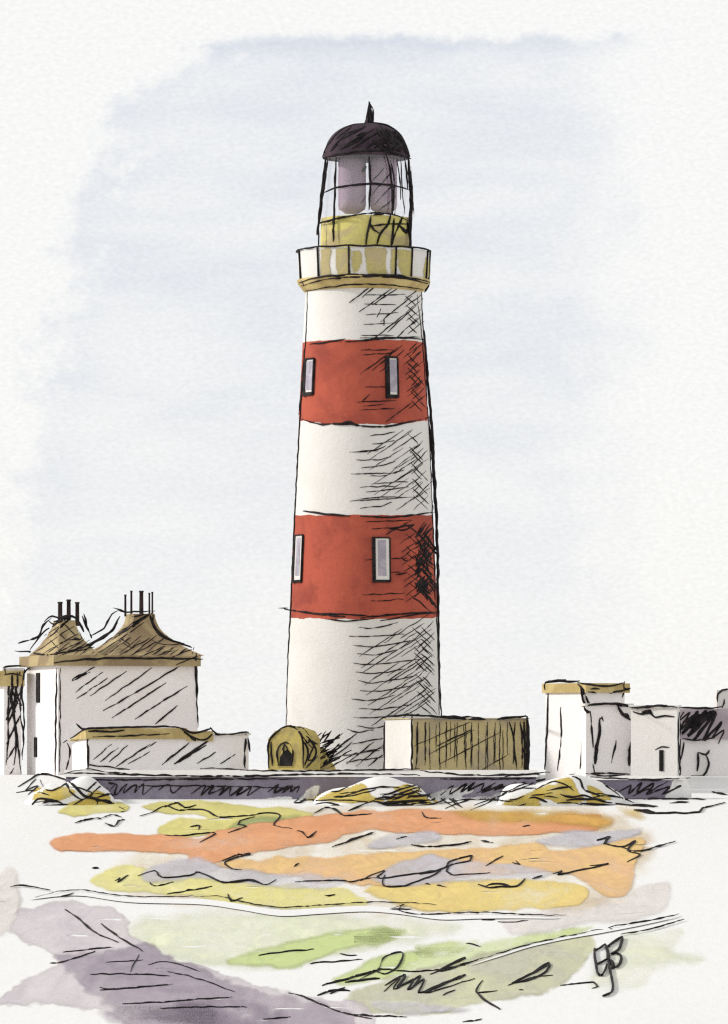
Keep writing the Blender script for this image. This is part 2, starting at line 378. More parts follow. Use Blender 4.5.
# the trodden path: a pale strip between two drawn edges, and its right-hand end
mb = MB(); LAYER[0] += 1; lf = 0.003 * LAYER[0]
up = catmull(parse('30,900 60,895 85,894 130,899 200,900 240,905 280,911 320,909 365,907 400,910 440,916 480,916 520,917 560,919'), 6)
lo = [(x, y + 6 * math.sin(math.pi * (i + .3) / (len(up) - .4)) ** .6) for i, (x, y) in enumerate(up)]
for i in range(len(up) - 1):
    mb.poly([ground_pt(*lo[i], lf), ground_pt(*lo[i + 1], lf), ground_pt(*up[i + 1], lf), ground_pt(*up[i], lf)], GROUND)
og = on_ground(lf + 0.03)
inks(mb, og, [('11,889 18,887 30,888 50,892', 2.0), ('35,899 60,893 85,892 130,898 200,898', 1.3), ('200,898 220,898 240,903 280,909 320,907 365,904 420,905 437,907', 1.6), ('57,899 74,894', 1.4),
     ('390,911 405,906 398,911 420,916 480,914 520,916 560,917 566,916', 1.7), ('392,911 412,911', 2.2)])
tag(mb.build('path'), kind='structure')
mb = MB(); LAYER[0] += 1; lf = 0.003 * LAYER[0]
up = catmull(parse('470,966 500,956 530,946 565,938 600,932 645,924 680,917'), 6); lo = [(x, y + 2.6 * math.sin(math.pi * (i + .3) / (len(up) - .4)) ** .6) for i, (x, y) in enumerate(up)]
for i in range(len(up) - 1):
    mb.poly([ground_pt(*lo[i], lf), ground_pt(*lo[i + 1], lf), ground_pt(*up[i + 1], lf), ground_pt(*up[i], lf)], GROUND)
inks(mb, on_ground(lf + 0.03), [('455,968 500,955 530,946 565,938 603,931', 1.4), ('612,931 609,929 645,923 679,916', 2.0), ('621,936 650,931 684,921', 2.0)])
tag(mb.build('path'), kind='structure')
# painted initials on the ground at the right
mb = MB(); og = on_ground(0.075)
inks(mb, og, [('594.8,950.6 594.8,958 596,965.5 597.7,974.5 601.4,977 604.7,973 607,966', 3.0), ('594,952 599.8,949.8 605,946 607,949', 2.8), ('595.7,966.3 601.4,963.8 607.2,960.5', 2.8),
     ('606.4,948 608,954.7 608.9,963', 4.6), ('608.9,963 610,971 611.7,979.5 613,987.7 611.7,993.5 608,996 603,997.6', 3.2), ('608,948 614.6,943 622,938.7 621.6,944 618,951.4 611.3,955.6', 3.2),
     ('611.3,955.6 617,954.7 621.2,958 620.4,963.8 616.3,968.7 611.3,969.6', 3.2), ('611,962 614,968', 4)], jit=.2, taper=.85, step=2.0)
tag(mb.build('monogram'), 'black hand-lettered initials EB on the pale ground at lower right', 'lettering')

# ------------------------------------------------------------------ boundary walls below the terrace
LIME = paint('flaking_limewash', (0.74, 0.73, 0.715, 1), (0.70, 0.69, 0.68, 1), blot=1.0, grain=0.04, cover=True)
def boundary(name, label, x0, x1, ytop, ycop, ybot, Y, strokes, zig, lime=()):
    r = empty(name, at((x0 + x1) / 2, ybot, Y), label, 'wall', 'dark boundary walls below the lighthouse'); R = tuple(r.location)
    a, b = at(x0, ycop, Y), at(x1, ycop, Y); zb = at(x0, ybot, Y).z - 0.5
    mb = MB(); n = 26
    P = [a.lerp(b, i / n) for i in range(n + 1)]
    for i in range(n):
        p, q = P[i], P[i + 1]
        mb.hexa([(p.x, Y, zb), (q.x, Y, zb), (q.x, Y + .45, zb), (p.x, Y + .45, zb)], [(p.x, Y, p.z), (q.x, Y, q.z), (q.x, Y + .45, q.z), (p.x, Y + .45, p.z)], WALLM) if i in (0, n - 1) else \
        mb.add([(p.x, Y, zb), (q.x, Y, zb), (q.x, Y, q.z), (p.x, Y, p.z), (p.x, Y + .45, zb), (q.x, Y + .45, zb), (q.x, Y + .45, q.z), (p.x, Y + .45, p.z)], [(0, 1, 2, 3), (5, 4, 7, 6), (3, 2, 6, 7)], WALLM)
    mp = on_bvh(mb.bvh(), Y)
    nv = len(mb.v); fn = mp[0]
    cv, rm = cover_grid(mb, lime, LIME, lambda x, y: fn(x, y) or at(x, y, Y), 1.2, 2.0, 1.2) if lime else ([], [])
    inks(mb, mp, strokes, 1.7)
    for z in zig: scribble(mb, mp, *z)
    pad = len(mb.v) - nv - len(cv)
    mb.build('rubble_face', r, R, attrs={'cover': [1.0] * nv + list(cv) + [1.0] * pad, 'rim': [0.0] * nv + list(rm) + [0.0] * pad})
    mb = MB(); t0, t1 = at(x0 - 2, ytop, Y).z, at(x1 + 2, ytop, Y).z
    xa, xb = at(x0 - 2, 0, Y).x, at(x1 + 2, 0, Y).x
    z0, z1 = a.z + .004, b.z + .004
    mb.hexa([(xa, Y - .08, z0), (xb, Y - .08, z1), (xb, Y + .55, z1), (xa, Y + .55, z0)], [(xa, Y + .3, t0), (xb, Y + .3, t1), (xb, Y + .55, t1), (xa, Y + .55, t0)], WHITE)
    mp = on_bvh(mb.bvh(), Y)
    return r, R, mb, mp
r, R, mb, mp = boundary('boundary_wall', 'long purple grey boundary wall with pale coping below the cottage and tower', 66, 536, 770, 777, 801, 300.0,
    [('66,778 120,780 200,779 300,779', 2.0), ('100,801 180,802 285,803', 2.6), ('130,786 200,786 300,788', 1.5), ('108,783 116,784', 2), ('440,779 500,779 540,778', 2)],
    [(88, 788, 106, 792, 5, 6, 2.2, 3), (110, 788, 150, 790, 9, 6, 2.0, 4), (160, 787, 182, 790, 3, 5, 2.0, 2), (195, 790, 256, 792, 13, 5, 2.2, 5), (272, 788, 300, 790, 8, 4, 2.6, 5), (445, 790, 490, 786, 9, 5, 2.2, 6), (480, 790, 535, 784, 10, 4, 2.0, 8)],
    ['424,800 440,791 466,787 474,791 462,797 490,796 500,801', '296,802 308,789 320,786 312,802', '250,802 270,797 292,797 292,802', '476,801 500,793 532,784 538,790 505,801', '84,801 96,790 104,792 112,802'])
inks(mb, mp, [('64,774 80,770 90,769 110,772 150,775 240,776 330,774 420,775', 2.2), ('66,773 110,774 170,776', 2), ('240,770 300,771 420,769', 2), ('420,771 470,775 540,774', 2.2), ('500,777 550,772', 2)])
mb.build('coping', r, R)
r, R, mb, mp = boundary('boundary_wall', 'short purple grey boundary wall at the right below the white blocks', 590, 682, 776, 780, 800, 300.0,
    [('600,799 640,800 695,800', 2.2)], [(622, 789, 660, 788, 7, 6, 2.2, 7), (640, 792, 680, 788, 6, 5, 2, 9)], ['662,802 668,790 676,779 686,776 690,804', '586,804 590,780 602,784 606,798 600,804'])
inks(mb, mp, [('590,777 620,779 650,780 690,778', 2.4), ('625,775 605,776 585,773', 2)])
mb.build('coping', r, R)

# ------------------------------------------------------------------ grassy mounds against the wall
MOUNDM = None
def mound(label, cx, ytop, ybot, hw, Y, depth, polys, strokes, skew=0.0):
    c = at(cx, ybot, Y); top = at(cx, ytop, Y); h = top.z - c.z + .5; rx = hw * Y / F
    mb = MB(); nu, nv = 64, 22; vs = []; fs = []
    for j in range(nv + 1):
        t = j / nv * math.pi / 2
        for i in range(nu):
            a = 2 * math.pi * i / nu; k = 1 + .18 * noise.noise((math.cos(a) * 1.5, math.sin(a) * 1.5, cx * .1 + t * 1.5)); hz = h * math.sin(t) * (1 + .32 * noise.noise((math.cos(a) * math.cos(t) * 2.2, cx * .37, math.sin(a) * math.cos(t))))
            vs.append((c.x + skew * (1 - math.cos(math.pi / 2 - t)) + rx * math.cos(t) ** .8 * math.cos(a) * k, c.y + depth * math.cos(t) * math.sin(a) * k, c.z - .5 + hz))
    for j in range(nv):
        for i in range(nu):
            k = (i + 1) % nu; fs.append((j * nu + i, j * nu + k, (j + 1) * nu + k, (j + 1) * nu + i))
    mb.add(vs, fs, GROUND, True)
    b = mb.bvh(); mp = on_bvh(b, Y - depth * .6)
    fn = mp[0]; last = [Y - depth]
    def onm(x, y):
        q = fn(x, y)
        if q is None: q = ground_pt(x, y, .02)
        return q
    cov, rm = [1.0] * len(mb.v), [0.0] * len(mb.v)
    c2, r2 = cover_grid(mb, polys, MOSS, onm, 1.5, 1.6); cov += list(c2); rm += list(r2)
    inks(mb, (onm, None), strokes, 2.4)
    for i in range(int(hw / 5)):
        x, y = cx + random.uniform(-.9, .9) * hw, random.uniform(ytop + 9, ybot + 2)
        ink(mb, (onm, None), [(x, y), (x + random.uniform(5, 12), y - random.uniform(0, 3)), (x + random.uniform(14, 28), y + random.uniform(-5, 4))], random.uniform(1.3, 2.6))
    pad = len(mb.v) - len(cov)
    o = mb.build('grass_mound', None, tuple(c), attrs={'cover': cov + [1.0] * pad, 'rim': rm + [0.0] * pad})
    return tag(o, label, 'mound', 'grassy mounds against the wall')
MOSS = paint('moss_grass', alb(214, 192, 104, 1.2), alb(204, 178, 88, 1.2), blot=0.5, grain=0.08, bump=0.1, cover=True, opacity=1.0, rim=0.4, gscale=3.0)
mound('low grass mound at the left end of the long wall below the cottage', 70, 782, 808, 52, 298.3, 1.2,
      ['32,800 36,788 50,789 62,786 76,792 64,799 50,801', '60,808 78,800 110,801 124,806 100,811 70,812', '84,798 96,790 110,798 104,804'],
      [('18,787 30,780 42,774 58,778 72,784 85,796 104,801 126,811', 3.2), ('40,780 44,788 52,791 66,784 70,792 82,799 92,794 80,788 68,787', 2.4), ('16,793 26,791 38,786 28,795', 1.8), ('31,806 38,799 46,799 62,803', 2.6),
       ('31,807 50,805 68,804', 2.2), ('70,807 84,799 92,797', 2), ('90,813 98,803 95,797', 2), ('100,800 125,811 100,815', 1.8), ('24,792 36,779', 1.6), ('86,792 98,780', 2), ('92,794 104,783', 2)])
mound('broad mound in front of the tower with ochre left flank and white top', 374, 780, 806, 66, 298.2, 1.4,
      ['306,800 318,792 338,784 362,784 368,790 372,797 384,801 350,803', '384,803 402,795 424,796 438,804', '392,788 410,784 424,790 404,793'],
      [('294,802 302,797 312,789 330,780 352,775 372,774 395,776 415,783 430,792 444,801 456,809', 2.4), ('304,799 322,788 345,778 362,775', 2), ('300,801 340,800 372,802', 1.8), ('373,801 392,805 415,807 436,804 446,798', 4.0), ('378,803 400,802 430,800', 3.4),
       ('343,797 360,791 380,787 400,788', 2.2), ('340,798 368,792 376,789', 1.6), ('382,796 402,789 420,784', 2), ('386,799 410,790 424,786', 2.2), ('392,800 415,792 428,789', 2.2), ('380,794 404,794 418,790', 1.6), ('408,796 424,796 436,792', 3),
       ('404,786 420,785 418,792 432,788', 2.4), ('410,790 428,797 440,797', 2), ('420,777 440,788 460,806', 2), ('294,803 300,803 306,799', 3), ('350,812 366,803 376,799', 1.8)])
mound('ochre mound between the brown shed and the white block', 556, 780, 808, 72, 298.2, 1.4,
      ['500,805 520,796 545,784 566,777 574,782 578,792 584,800 560,804 545,800 525,806', '585,800 600,797 606,803 590,805', '588,786 600,790 612,800 594,797', '498,806 512,799 530,799 540,806'],
      [('470,811 486,804 500,796 520,786 545,780 562,776 580,773', 2.4), ('474,806 500,796 530,785 555,777', 1.8), ('535,790 552,782 566,785 574,791', 2), ('572,776 580,780 585,790 602,797', 2.4), ('560,794 572,797 586,796 600,801', 2.6), ('566,800 590,799 612,803', 3), ('580,803 600,805 624,806', 3),
       ('525,808 560,809 600,808 626,807', 1.8), ('588,775 604,784 620,796', 2), ('440,804 470,800 508,801', 2), ('445,809 475,797 494,790', 2), ('446,797 462,808', 2.4), ('590,798 612,796 634,803', 2)])
# dark stones and dry stalks right of the wall
mb = MB(); og = on_ground(0.05); LAYER[0] += 1
for (x0, y0, x1, y1) in ((634, 809, 700, 813), (626, 804, 650, 807), (668, 803, 690, 805)):
    P = [(x0, (y0 + y1) / 2), ((x0 + x1) / 2, y0), (x1, (y0 + y1) / 2), ((x0 + x1) / 2, y1)]
inks(mb, og, [('634,811 650,814 675,814 700,813 703,809 714,806 725,803', 2.6), ('634,811 655,813', 4), ('669,804 678,803 689,803', 2), ('628,806 645,806 658,807', 2.4), ('600,803 630,806 656,808', 2), ('712,792 728,796', 2.4), ('640,800 670,800 706,800', 2.2)])
tag(mb.build('fallen_branch'), 'thin black branches lying on the white ground at the right', 'branch', kind='stuff')

# ------------------------------------------------------------------ the lighthouse
Z = lambda py: ZC + (CY - py) * M
TX = (363.5 - CX) * M
PROF = [(782, 79), (770, 78.2), (715, 77), (615, 74), (512, 69.5), (425, 65), (345, 61), (288, 57.5)]
def rad(z):
    py = CY - (z - ZC) / M
    for (y0, r0), (y1, r1) in zip(PROF, PROF[1:]):
        if y1 <= py <= y0: return (r1 + (r0 - r1) * (py - y1) / (y0 - y1)) * M
    return (PROF[0][1] if py > PROF[0][0] else PROF[-1][1]) * M
LH = empty('lighthouse', (TX, YT, -0.3), 'tall tapering lighthouse banded red and white with a dark domed lantern', 'lighthouse'); LR = tuple(LH.location)
mb = MB(); NS = 128
bounds = [(782, 0, 0), (617, 4, 1.2), (515, 3.0, 1.0), (419, 9, 1.6), (343, 1.0, .8), (288, 0, 0)]
def bz(k, a):
    y, smile, j = bounds[k]; front = max(0.0, -math.sin(a))
    return Z(y + smile * front + j * (noise.noise((math.cos(a) * 6, math.sin(a) * 6, k * 3.3)) + .5 * noise.noise((math.cos(a) * 19, math.sin(a) * 19, k * 2.1))))
for k in range(5):
    rows = 12; vs = []; fs = []
    for j in range(rows + 1):
        for i in range(NS):
            a = 2 * math.pi * i / NS; z = bz(k, a) + (bz(k + 1, a) - bz(k, a)) * j / rows; r = rad(z)
            vs.append((TX + r * math.cos(a), YT + r * math.sin(a), z))
    for j in range(rows):
        for i in range(NS):
            q = (i + 1) % NS; fs.append((j * NS + i, j * NS + q, (j + 1) * NS + q, (j + 1) * NS + i))
    mb.add(vs, fs, RED if k in (1, 3) else WHITE, True)
TB = mb.bvh(); tp = on_bvh(TB, YT)
# drawn edges
inks(mb, tp, [('307.5,288 306.5,330 303.5,370 300,425 297,480 294,540 291.5,600 288,670 286,745', 3.4), ('304,350 299,415', 1.6), ('421,286 423,330 427,372 431,420 434,470 437,540 438,600 439,660 441,716', 3.6),
     ('417,295 422,340 425,380 429,430 431,480 432,520', 2.0), ('424,330 427,380', 3.2), ('432,500 434,560 435,610', 2.4), ('430,430 433,470 435,510', 2.6), ('436,610 438,660 439,715', 2.2)], jit=.8)
inks(mb, tp, [('310,344 330,342 345,339', 2.2), ('345,342 380,339 408,338 425,340', 2.2), ('360,338 420,337', 1.6), ('301,419 320,424 345,424 380,427 420,420 431,417', 2.4), ('340,424 350,422 358,426', 3),
     ('303,511 325,514 350,516', 2.6), ('360,516 395,517 435,512', 2.4), ('288,608 278,608', 1.6), ('284,609 310,613 345,617', 2.4), ('312,614 340,614 375,617', 2), ('325,619 350,621 375,618', 1.8), ('360,618 400,614 436,612', 2.2), ('380,621 420,614 438,613', 1.6)], jit=.6)
# pen hatching that draws shade in ink on the right of each band
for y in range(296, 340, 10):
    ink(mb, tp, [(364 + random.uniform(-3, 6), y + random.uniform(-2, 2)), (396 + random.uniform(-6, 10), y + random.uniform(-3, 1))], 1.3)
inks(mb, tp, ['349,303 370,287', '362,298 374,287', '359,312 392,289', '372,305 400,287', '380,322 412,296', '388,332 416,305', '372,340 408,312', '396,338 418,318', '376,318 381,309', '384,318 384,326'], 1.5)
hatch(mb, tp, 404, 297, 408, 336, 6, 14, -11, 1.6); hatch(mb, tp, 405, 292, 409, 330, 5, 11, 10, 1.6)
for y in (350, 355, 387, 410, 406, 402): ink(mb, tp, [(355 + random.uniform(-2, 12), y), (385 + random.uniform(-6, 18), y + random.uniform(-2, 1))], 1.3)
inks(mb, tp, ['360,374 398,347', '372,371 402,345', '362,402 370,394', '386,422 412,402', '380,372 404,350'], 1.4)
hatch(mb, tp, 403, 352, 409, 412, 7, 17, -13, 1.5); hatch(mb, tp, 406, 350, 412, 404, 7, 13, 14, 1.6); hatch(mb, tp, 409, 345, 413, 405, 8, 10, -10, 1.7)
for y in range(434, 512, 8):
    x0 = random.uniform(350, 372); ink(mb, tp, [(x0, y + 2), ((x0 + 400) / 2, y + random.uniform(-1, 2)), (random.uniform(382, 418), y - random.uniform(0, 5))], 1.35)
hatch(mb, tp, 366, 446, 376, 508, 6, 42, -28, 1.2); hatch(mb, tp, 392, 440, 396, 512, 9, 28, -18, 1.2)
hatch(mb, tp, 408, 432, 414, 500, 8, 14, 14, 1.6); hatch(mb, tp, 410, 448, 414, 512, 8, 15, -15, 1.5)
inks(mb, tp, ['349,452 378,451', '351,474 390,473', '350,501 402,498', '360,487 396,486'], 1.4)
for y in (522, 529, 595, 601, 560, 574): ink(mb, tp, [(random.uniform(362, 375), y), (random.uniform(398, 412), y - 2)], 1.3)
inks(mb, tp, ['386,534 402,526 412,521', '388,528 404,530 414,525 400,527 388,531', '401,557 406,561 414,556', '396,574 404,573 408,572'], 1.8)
for i in range(95):      # dense cross-hatching inks dark shade onto the right edge of the lower red band
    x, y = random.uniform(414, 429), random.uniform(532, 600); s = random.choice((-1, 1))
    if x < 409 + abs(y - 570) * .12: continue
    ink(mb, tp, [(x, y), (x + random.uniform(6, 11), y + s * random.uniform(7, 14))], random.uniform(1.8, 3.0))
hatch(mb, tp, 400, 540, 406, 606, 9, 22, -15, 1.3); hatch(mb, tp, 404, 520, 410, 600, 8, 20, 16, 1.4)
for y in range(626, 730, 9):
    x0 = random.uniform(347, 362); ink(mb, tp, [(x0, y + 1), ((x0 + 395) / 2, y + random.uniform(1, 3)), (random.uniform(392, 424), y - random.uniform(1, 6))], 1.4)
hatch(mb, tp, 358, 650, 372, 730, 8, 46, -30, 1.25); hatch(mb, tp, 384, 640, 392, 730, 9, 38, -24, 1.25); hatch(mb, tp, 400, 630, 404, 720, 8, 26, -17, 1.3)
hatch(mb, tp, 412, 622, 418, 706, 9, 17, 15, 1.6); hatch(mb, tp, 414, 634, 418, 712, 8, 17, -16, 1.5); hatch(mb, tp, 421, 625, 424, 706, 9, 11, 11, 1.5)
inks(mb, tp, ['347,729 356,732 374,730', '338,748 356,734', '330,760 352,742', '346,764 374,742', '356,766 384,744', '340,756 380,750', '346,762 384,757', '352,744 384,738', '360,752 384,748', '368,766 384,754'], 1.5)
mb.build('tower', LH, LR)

def tower_window(px, ytop, ybot, wpx, label=None, thick=3.0, pw=(.24, .26)):
    zc = Z((ytop + ybot) / 2); r = rad(zc); a = math.asin((px - 363.5) * M / r)
    n = Vector((math.sin(a), -math.cos(a), 0)); tx = Vector((math.cos(a), math.sin(a), 0)); up = Vector((0, 0, 1))
    h = (ybot - ytop) * M; w = wpx * M; base = Vector((TX, YT, zc)) + n * r
    lean = (rad(zc - h / 2) - rad(zc + h / 2)) / h
    def plate(mb, x0, x1, z0, z1, d0, d1, m):
        q = lambda x, z, d: base + tx * x + up * z + n * (d - z * lean)
        mb.hexa([q(x0, z0, d1), q(x1, z0, d1), q(x1, z0, d0), q(x0, z0, d0)], [q(x0, z1, d1), q(x1, z1, d1), q(x1, z1, d0), q(x0, z1, d0)], m)
    t = thick * M
    fr = MB(); plate(fr, -w / 2, w / 2, -h / 2, h / 2, -.25, .05, WHITE)
    plate(fr, -w / 2 - t * .5, -w / 2 + t * .6, -h / 2 - t * .3, h / 2, -.2, .09, INK)
    plate(fr, w / 2 - t * .25, w / 2 + t * .25, -h / 2, h / 2 + t * .2, -.2, .085, INK)
    plate(fr, -w / 2 + t * .6, w / 2 - t * .25, -h / 2 - t * .2, -h / 2 + t * .7, -.2, .08, INK)
    plate(fr, -w / 2 - t * .5, w / 2 - t * .25, h / 2 + .002, h / 2 + t * .45, -.2, .095, INK)
    f = fr.build('window', LH, LR)
    if label: f['label'] = label
    pn = MB(); plate(pn, -w * pw[0], w * pw[1], -h * .36, h * .46, 0.0, .07, PANE); pn.build('pane', f, LR)
tower_window(392, 362, 401, 11.5, 'narrow window in the right half of the upper red band', 4.0, (.36, .42))
tower_window(381.5, 541, 584, 16.5, 'tall window near the middle of the lower red band', 3.0)
tower_window(310, 362, 397, 16, 'window at the left edge of the upper red band', 4.0, (.36, .42))
tower_window(299, 537, 583, 18, 'window at the left edge of the lower red band', 3.0)

# gallery
mb = MB()
mb.lathe([(57.6 * M, Z(293)), (60 * M, Z(291.5)), (65.5 * M, Z(284.5)), (66.5 * M, Z(282)), (66.5 * M, Z(280.5))], TX, YT, OCHRE, 96)
gp = on_bvh(mb.bvh(), YT)
inks(mb, gp, [('299,283 320,277 345,275 370,275 400,276 430,282', 2.8), ('301,286 330,279 365,276.5 400,278 428,284', 2.4), ('306,291 330,287 365,284 400,286 424,290', 2.0), ('304,286 302,281', 2), ('424,292 428,286 430,281', 3)])
gal = mb.build('gallery', LH, LR)
mb = MB(); mb.lathe([(64.2 * M, Z(280.4)), (65.9 * M, Z(252.5))], TX, YT, WHITE, 96, cap=False)
pp = on_bvh(mb.bvh(), YT, .03); nv = len(mb.v)
OW = paint('ochre_wash', (0.52, 0.455, 0.16, 1), (0.42, 0.35, 0.20, 1), blot=0.5, grain=0.08, cover=True, opacity=1.0, rim=0.3)
cv, rmm = cover_grid(mb, ['321,249 330,249 329,262 330,277 322,278', '336,249 350,249 349,264 350,276 338,276', '352,251 361,251 361,262 358,272 353,274', '365,248 386,248 385,262 386,276 370,276 366,264', '391,249 398,250 396,266 392,274', '399,250 412,252 412,264 412,277 403,276 398,266', '426,258 429,256 429,279 423,280'], OW, lambda x, y: pp[0](x, y) or at(x, y, YT), 1.4, 1.2, 1.2)
mb.build('parapet', gal, LR, attrs={'cover': [1.0] * nv + list(cv), 'rim': [0.0] * nv + list(rmm)})
mb = MB(); Rr = 65.2 * M; Rt = 66.9 * M; n = 72
def ring(r, z, t):
    P = [(TX + r * math.cos(2 * math.pi * i / n), YT + r * math.sin(2 * math.pi * i / n), z + .05 * noise.noise((i * .4, r, z))) for i in range(n + 1)]
    mb.tube(P, [t * M * .5 * (1 + .4 * noise.noise((i * .7, z, 3))) for i in range(n + 1)], INK)
ring(Rt, Z(251.5), 2.0)
for px in (299.5, 318, 349, 396, 412, 427.5, 431):
    s = max(-1, min(1, (px - 363.5) / 66.5)); a = math.asin(s)
    mb.tube([(TX + rr * math.sin(a), YT - rr * math.cos(a), Z(281 - 29.5 * t)) for t, rr in ((0, Rr), (.5, (Rr + Rt) / 2), (1.03, Rt))], [1.2 * M, .95 * M, 1.1 * M], INK)
for s in (-.5, -.1, .1, .5):
    a = math.asin(s); mb.tube([(TX + Rr * math.sin(a), YT + Rr * math.cos(a), Z(281)), (TX + Rt * math.sin(a), YT + Rt * math.cos(a), Z(251.5))], [.8 * M] * 2, INK)
mb.build('railing', gal, LR)

# lantern
LX = (366.2 - CX) * M
mb = MB(); mb.lathe([(46 * M, Z(281)), (45.6 * M, Z(240)), (45 * M, Z(219))], LX, YT, DRUM, 80)
lp = on_bvh(mb.bvh(), YT - 45 * M * .5, .05)
inks(mb, lp, [('318,223 330,220 345,217 362,214 380,213 398,216 410,222', 2.0), ('372,213 367,235 366,248', 2.4), ('369,222 374,230 379,233', 2.4), ('391,213 388,224 380,234 377,245', 2.8), ('395,210 393,230 391,250', 2.4), ('403,216 396,232 392,246', 2.4), ('372,226 390,224 408,224', 1.8), ('373,215 384,214', 2.6), ('400,226 406,232 409,228', 4), ('407,222 410,240 409,250', 4), ('333,216 333,242', 2.2), ('318,225 319,250', 2)], jit=.5)
lan = mb.build('lantern_room', LH, LR)
mb = MB(); mb.lathe([(43.5 * M, Z(218.8)), (41.5 * M, Z(157.2))], LX, YT, GLASS, 64, cap=False)
mb.build('glazing', lan, LR)
class Cone:      # a slightly larger cone carries the glazing bars
    pass
mb = MB(); mb.lathe([(50 * M, Z(252)), (43.4 * M, Z(150))], LX, YT, INK, 96, cap=False)
cp = on_bvh(mb.bvh(), YT); mb = MB()
inks(mb, cp, [('326,157 323,185 320,210 317,235', 4.2), ('328,158 322,200', 2.4), ('336,157 335,185 334,215 333,241', 2.8), ('369,156 370,185 369,210', 2.8), ('386,154 390,170 392,190 392,215', 2.8), ('390,160 394,180 393,214', 2.0), ('397,158 400,185 401,200', 1.7), ('401,158 402,190 405,214', 1.5), ('408,157 410,180 411,200 410,225 410,248', 4.6), ('411,166 412,190 414,217', 1.7), ('405,160 408,190', 2.6),
     ('322,193 340,187 360,184.5 380,184 400,187 409,190', 2.7), ('318,224 335,219 350,216', 2.4)], jit=.6)
mb.build('glazing_bar', lan, LR)
def lens(x0, x1):
    mb = MB(); c = at((x0 + x1) / 2, 184, YT); rr = (x1 - x0) / 2 * M; pr = []
    for i in range(15):
        t = i / 14; e = min(1.0, math.sqrt(max(0.0, 1 - (max(0, abs(2 * t - 1) - .72) / .28) ** 2)) * .5 + .5) if abs(2 * t - 1) < .999 else .5
        pr.append((rr * e, Z(213.5) + (Z(155.5) - Z(213.5)) * t))
    mb.lathe(pr, c.x, YT, LENSM, 32); return mb
for k, (x0, x1) in enumerate(((338, 366), (370, 397))):
    mb = lens(x0, x1); q = on_bvh(mb.bvh(), YT)
    if k: inks(mb, q, ['371,196 393,170', '374,205 396,182', '372,182 384,168', '378,212 396,196'], 1.6)
    else: inks(mb, q, [('362,172 366,166', 5), ('361,203 366,196', 1.8)])
    mb.build('lens', lan, LR)

# dome and finial
mb = MB(); prof = [(43.6 * M, Z(158.5)), (43.6 * M, Z(156.5)), (42 * M, Z(154.5))]
for i in range(13):
    t = i / 12 * math.pi / 2; prof.append((max(.02, 41.5 * M * math.cos(t) ** .85), Z(154) + (Z(123.5) - Z(154)) * math.sin(t)))
mb.lathe(prof, LX, YT, DOMEM, 64)
dp = on_bvh(mb.bvh(), YT)
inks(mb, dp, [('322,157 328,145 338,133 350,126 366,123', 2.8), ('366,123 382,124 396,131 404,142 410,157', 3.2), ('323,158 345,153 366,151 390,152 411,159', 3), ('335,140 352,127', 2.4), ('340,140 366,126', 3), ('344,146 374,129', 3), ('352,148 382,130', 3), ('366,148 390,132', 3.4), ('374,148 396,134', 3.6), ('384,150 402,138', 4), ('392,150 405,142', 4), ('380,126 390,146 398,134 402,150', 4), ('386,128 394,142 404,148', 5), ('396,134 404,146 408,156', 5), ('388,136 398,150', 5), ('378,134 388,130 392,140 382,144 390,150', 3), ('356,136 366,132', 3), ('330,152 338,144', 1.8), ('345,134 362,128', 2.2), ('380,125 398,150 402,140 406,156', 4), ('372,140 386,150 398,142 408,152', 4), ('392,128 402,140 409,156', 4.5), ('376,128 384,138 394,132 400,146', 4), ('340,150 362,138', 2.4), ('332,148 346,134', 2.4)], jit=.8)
dome = mb.build('dome', LH, LR)
mb = MB(); fx = at(369.5, 0, YT).x
mb.lathe([(5.2 * M, Z(126)), (3.6 * M, Z(117)), (2.0 * M, Z(108)), (.6 * M, Z(102))], fx, YT, DOMEM, 20)
q = on_bvh(mb.bvh(), YT - .2); inks(mb, q, [('369,101 368.5,112 368,126', 2.4), ('373,108 373,124', 2.2), ('369,102 373,109', 2), ('364,125 369,108', 1.2), ('370,110 371,124', 3)], jit=.4)
mb.build('finial', dome, LR)

# ------------------------------------------------------------------ buildings, each turned so that its sunny left end shows
class House:
    def __init__(s, name, label, cat, px, Y, deg, wpx, dpx, zb=-1.8, group=None):
        a = math.radians(deg); s.o = at(px, CY, Y); s.o.z = 0; s.Y = Y
        s.ex = Vector((math.cos(a), math.sin(a), 0)); s.ey = Vector((-math.sin(a), math.cos(a), 0))
        s.W = wpx * Y / F / math.cos(a); s.D = abs(dpx * Y / F / math.sin(a)) if abs(deg) > 1 else dpx * Y / F
        s.zb = zb; s.root = empty(name, (s.o.x, s.o.y, zb), label, cat, group); s.R = tuple(s.root.location)
    def p(s, x, y, z): return s.o + s.ex * x + s.ey * y + Vector((0, 0, z))
    def z(s, py): return ZC + (CY - py) * s.Y / F
    def box(s, mb, x0, x1, y0, y1, z0, z1, m, z1b=None):
        zb = z1 if z1b is None else z1b
        mb.hexa([s.p(x0, y0, z0), s.p(x1, y0, z0), s.p(x1, y1, z0), s.p(x0, y1, z0)], [s.p(x0, y0, z1), s.p(x1, y0, z1), s.p(x1, y1, zb), s.p(x0, y1, zb)], m)
    def mp(s, mb, lift=.012): return on_bvh(mb.bvh(), s.Y, lift)
    def fx(s, px): return (px * s.Y / F - s.o.x - CX * s.Y / F) / s.ex.x   # front position of a picture column

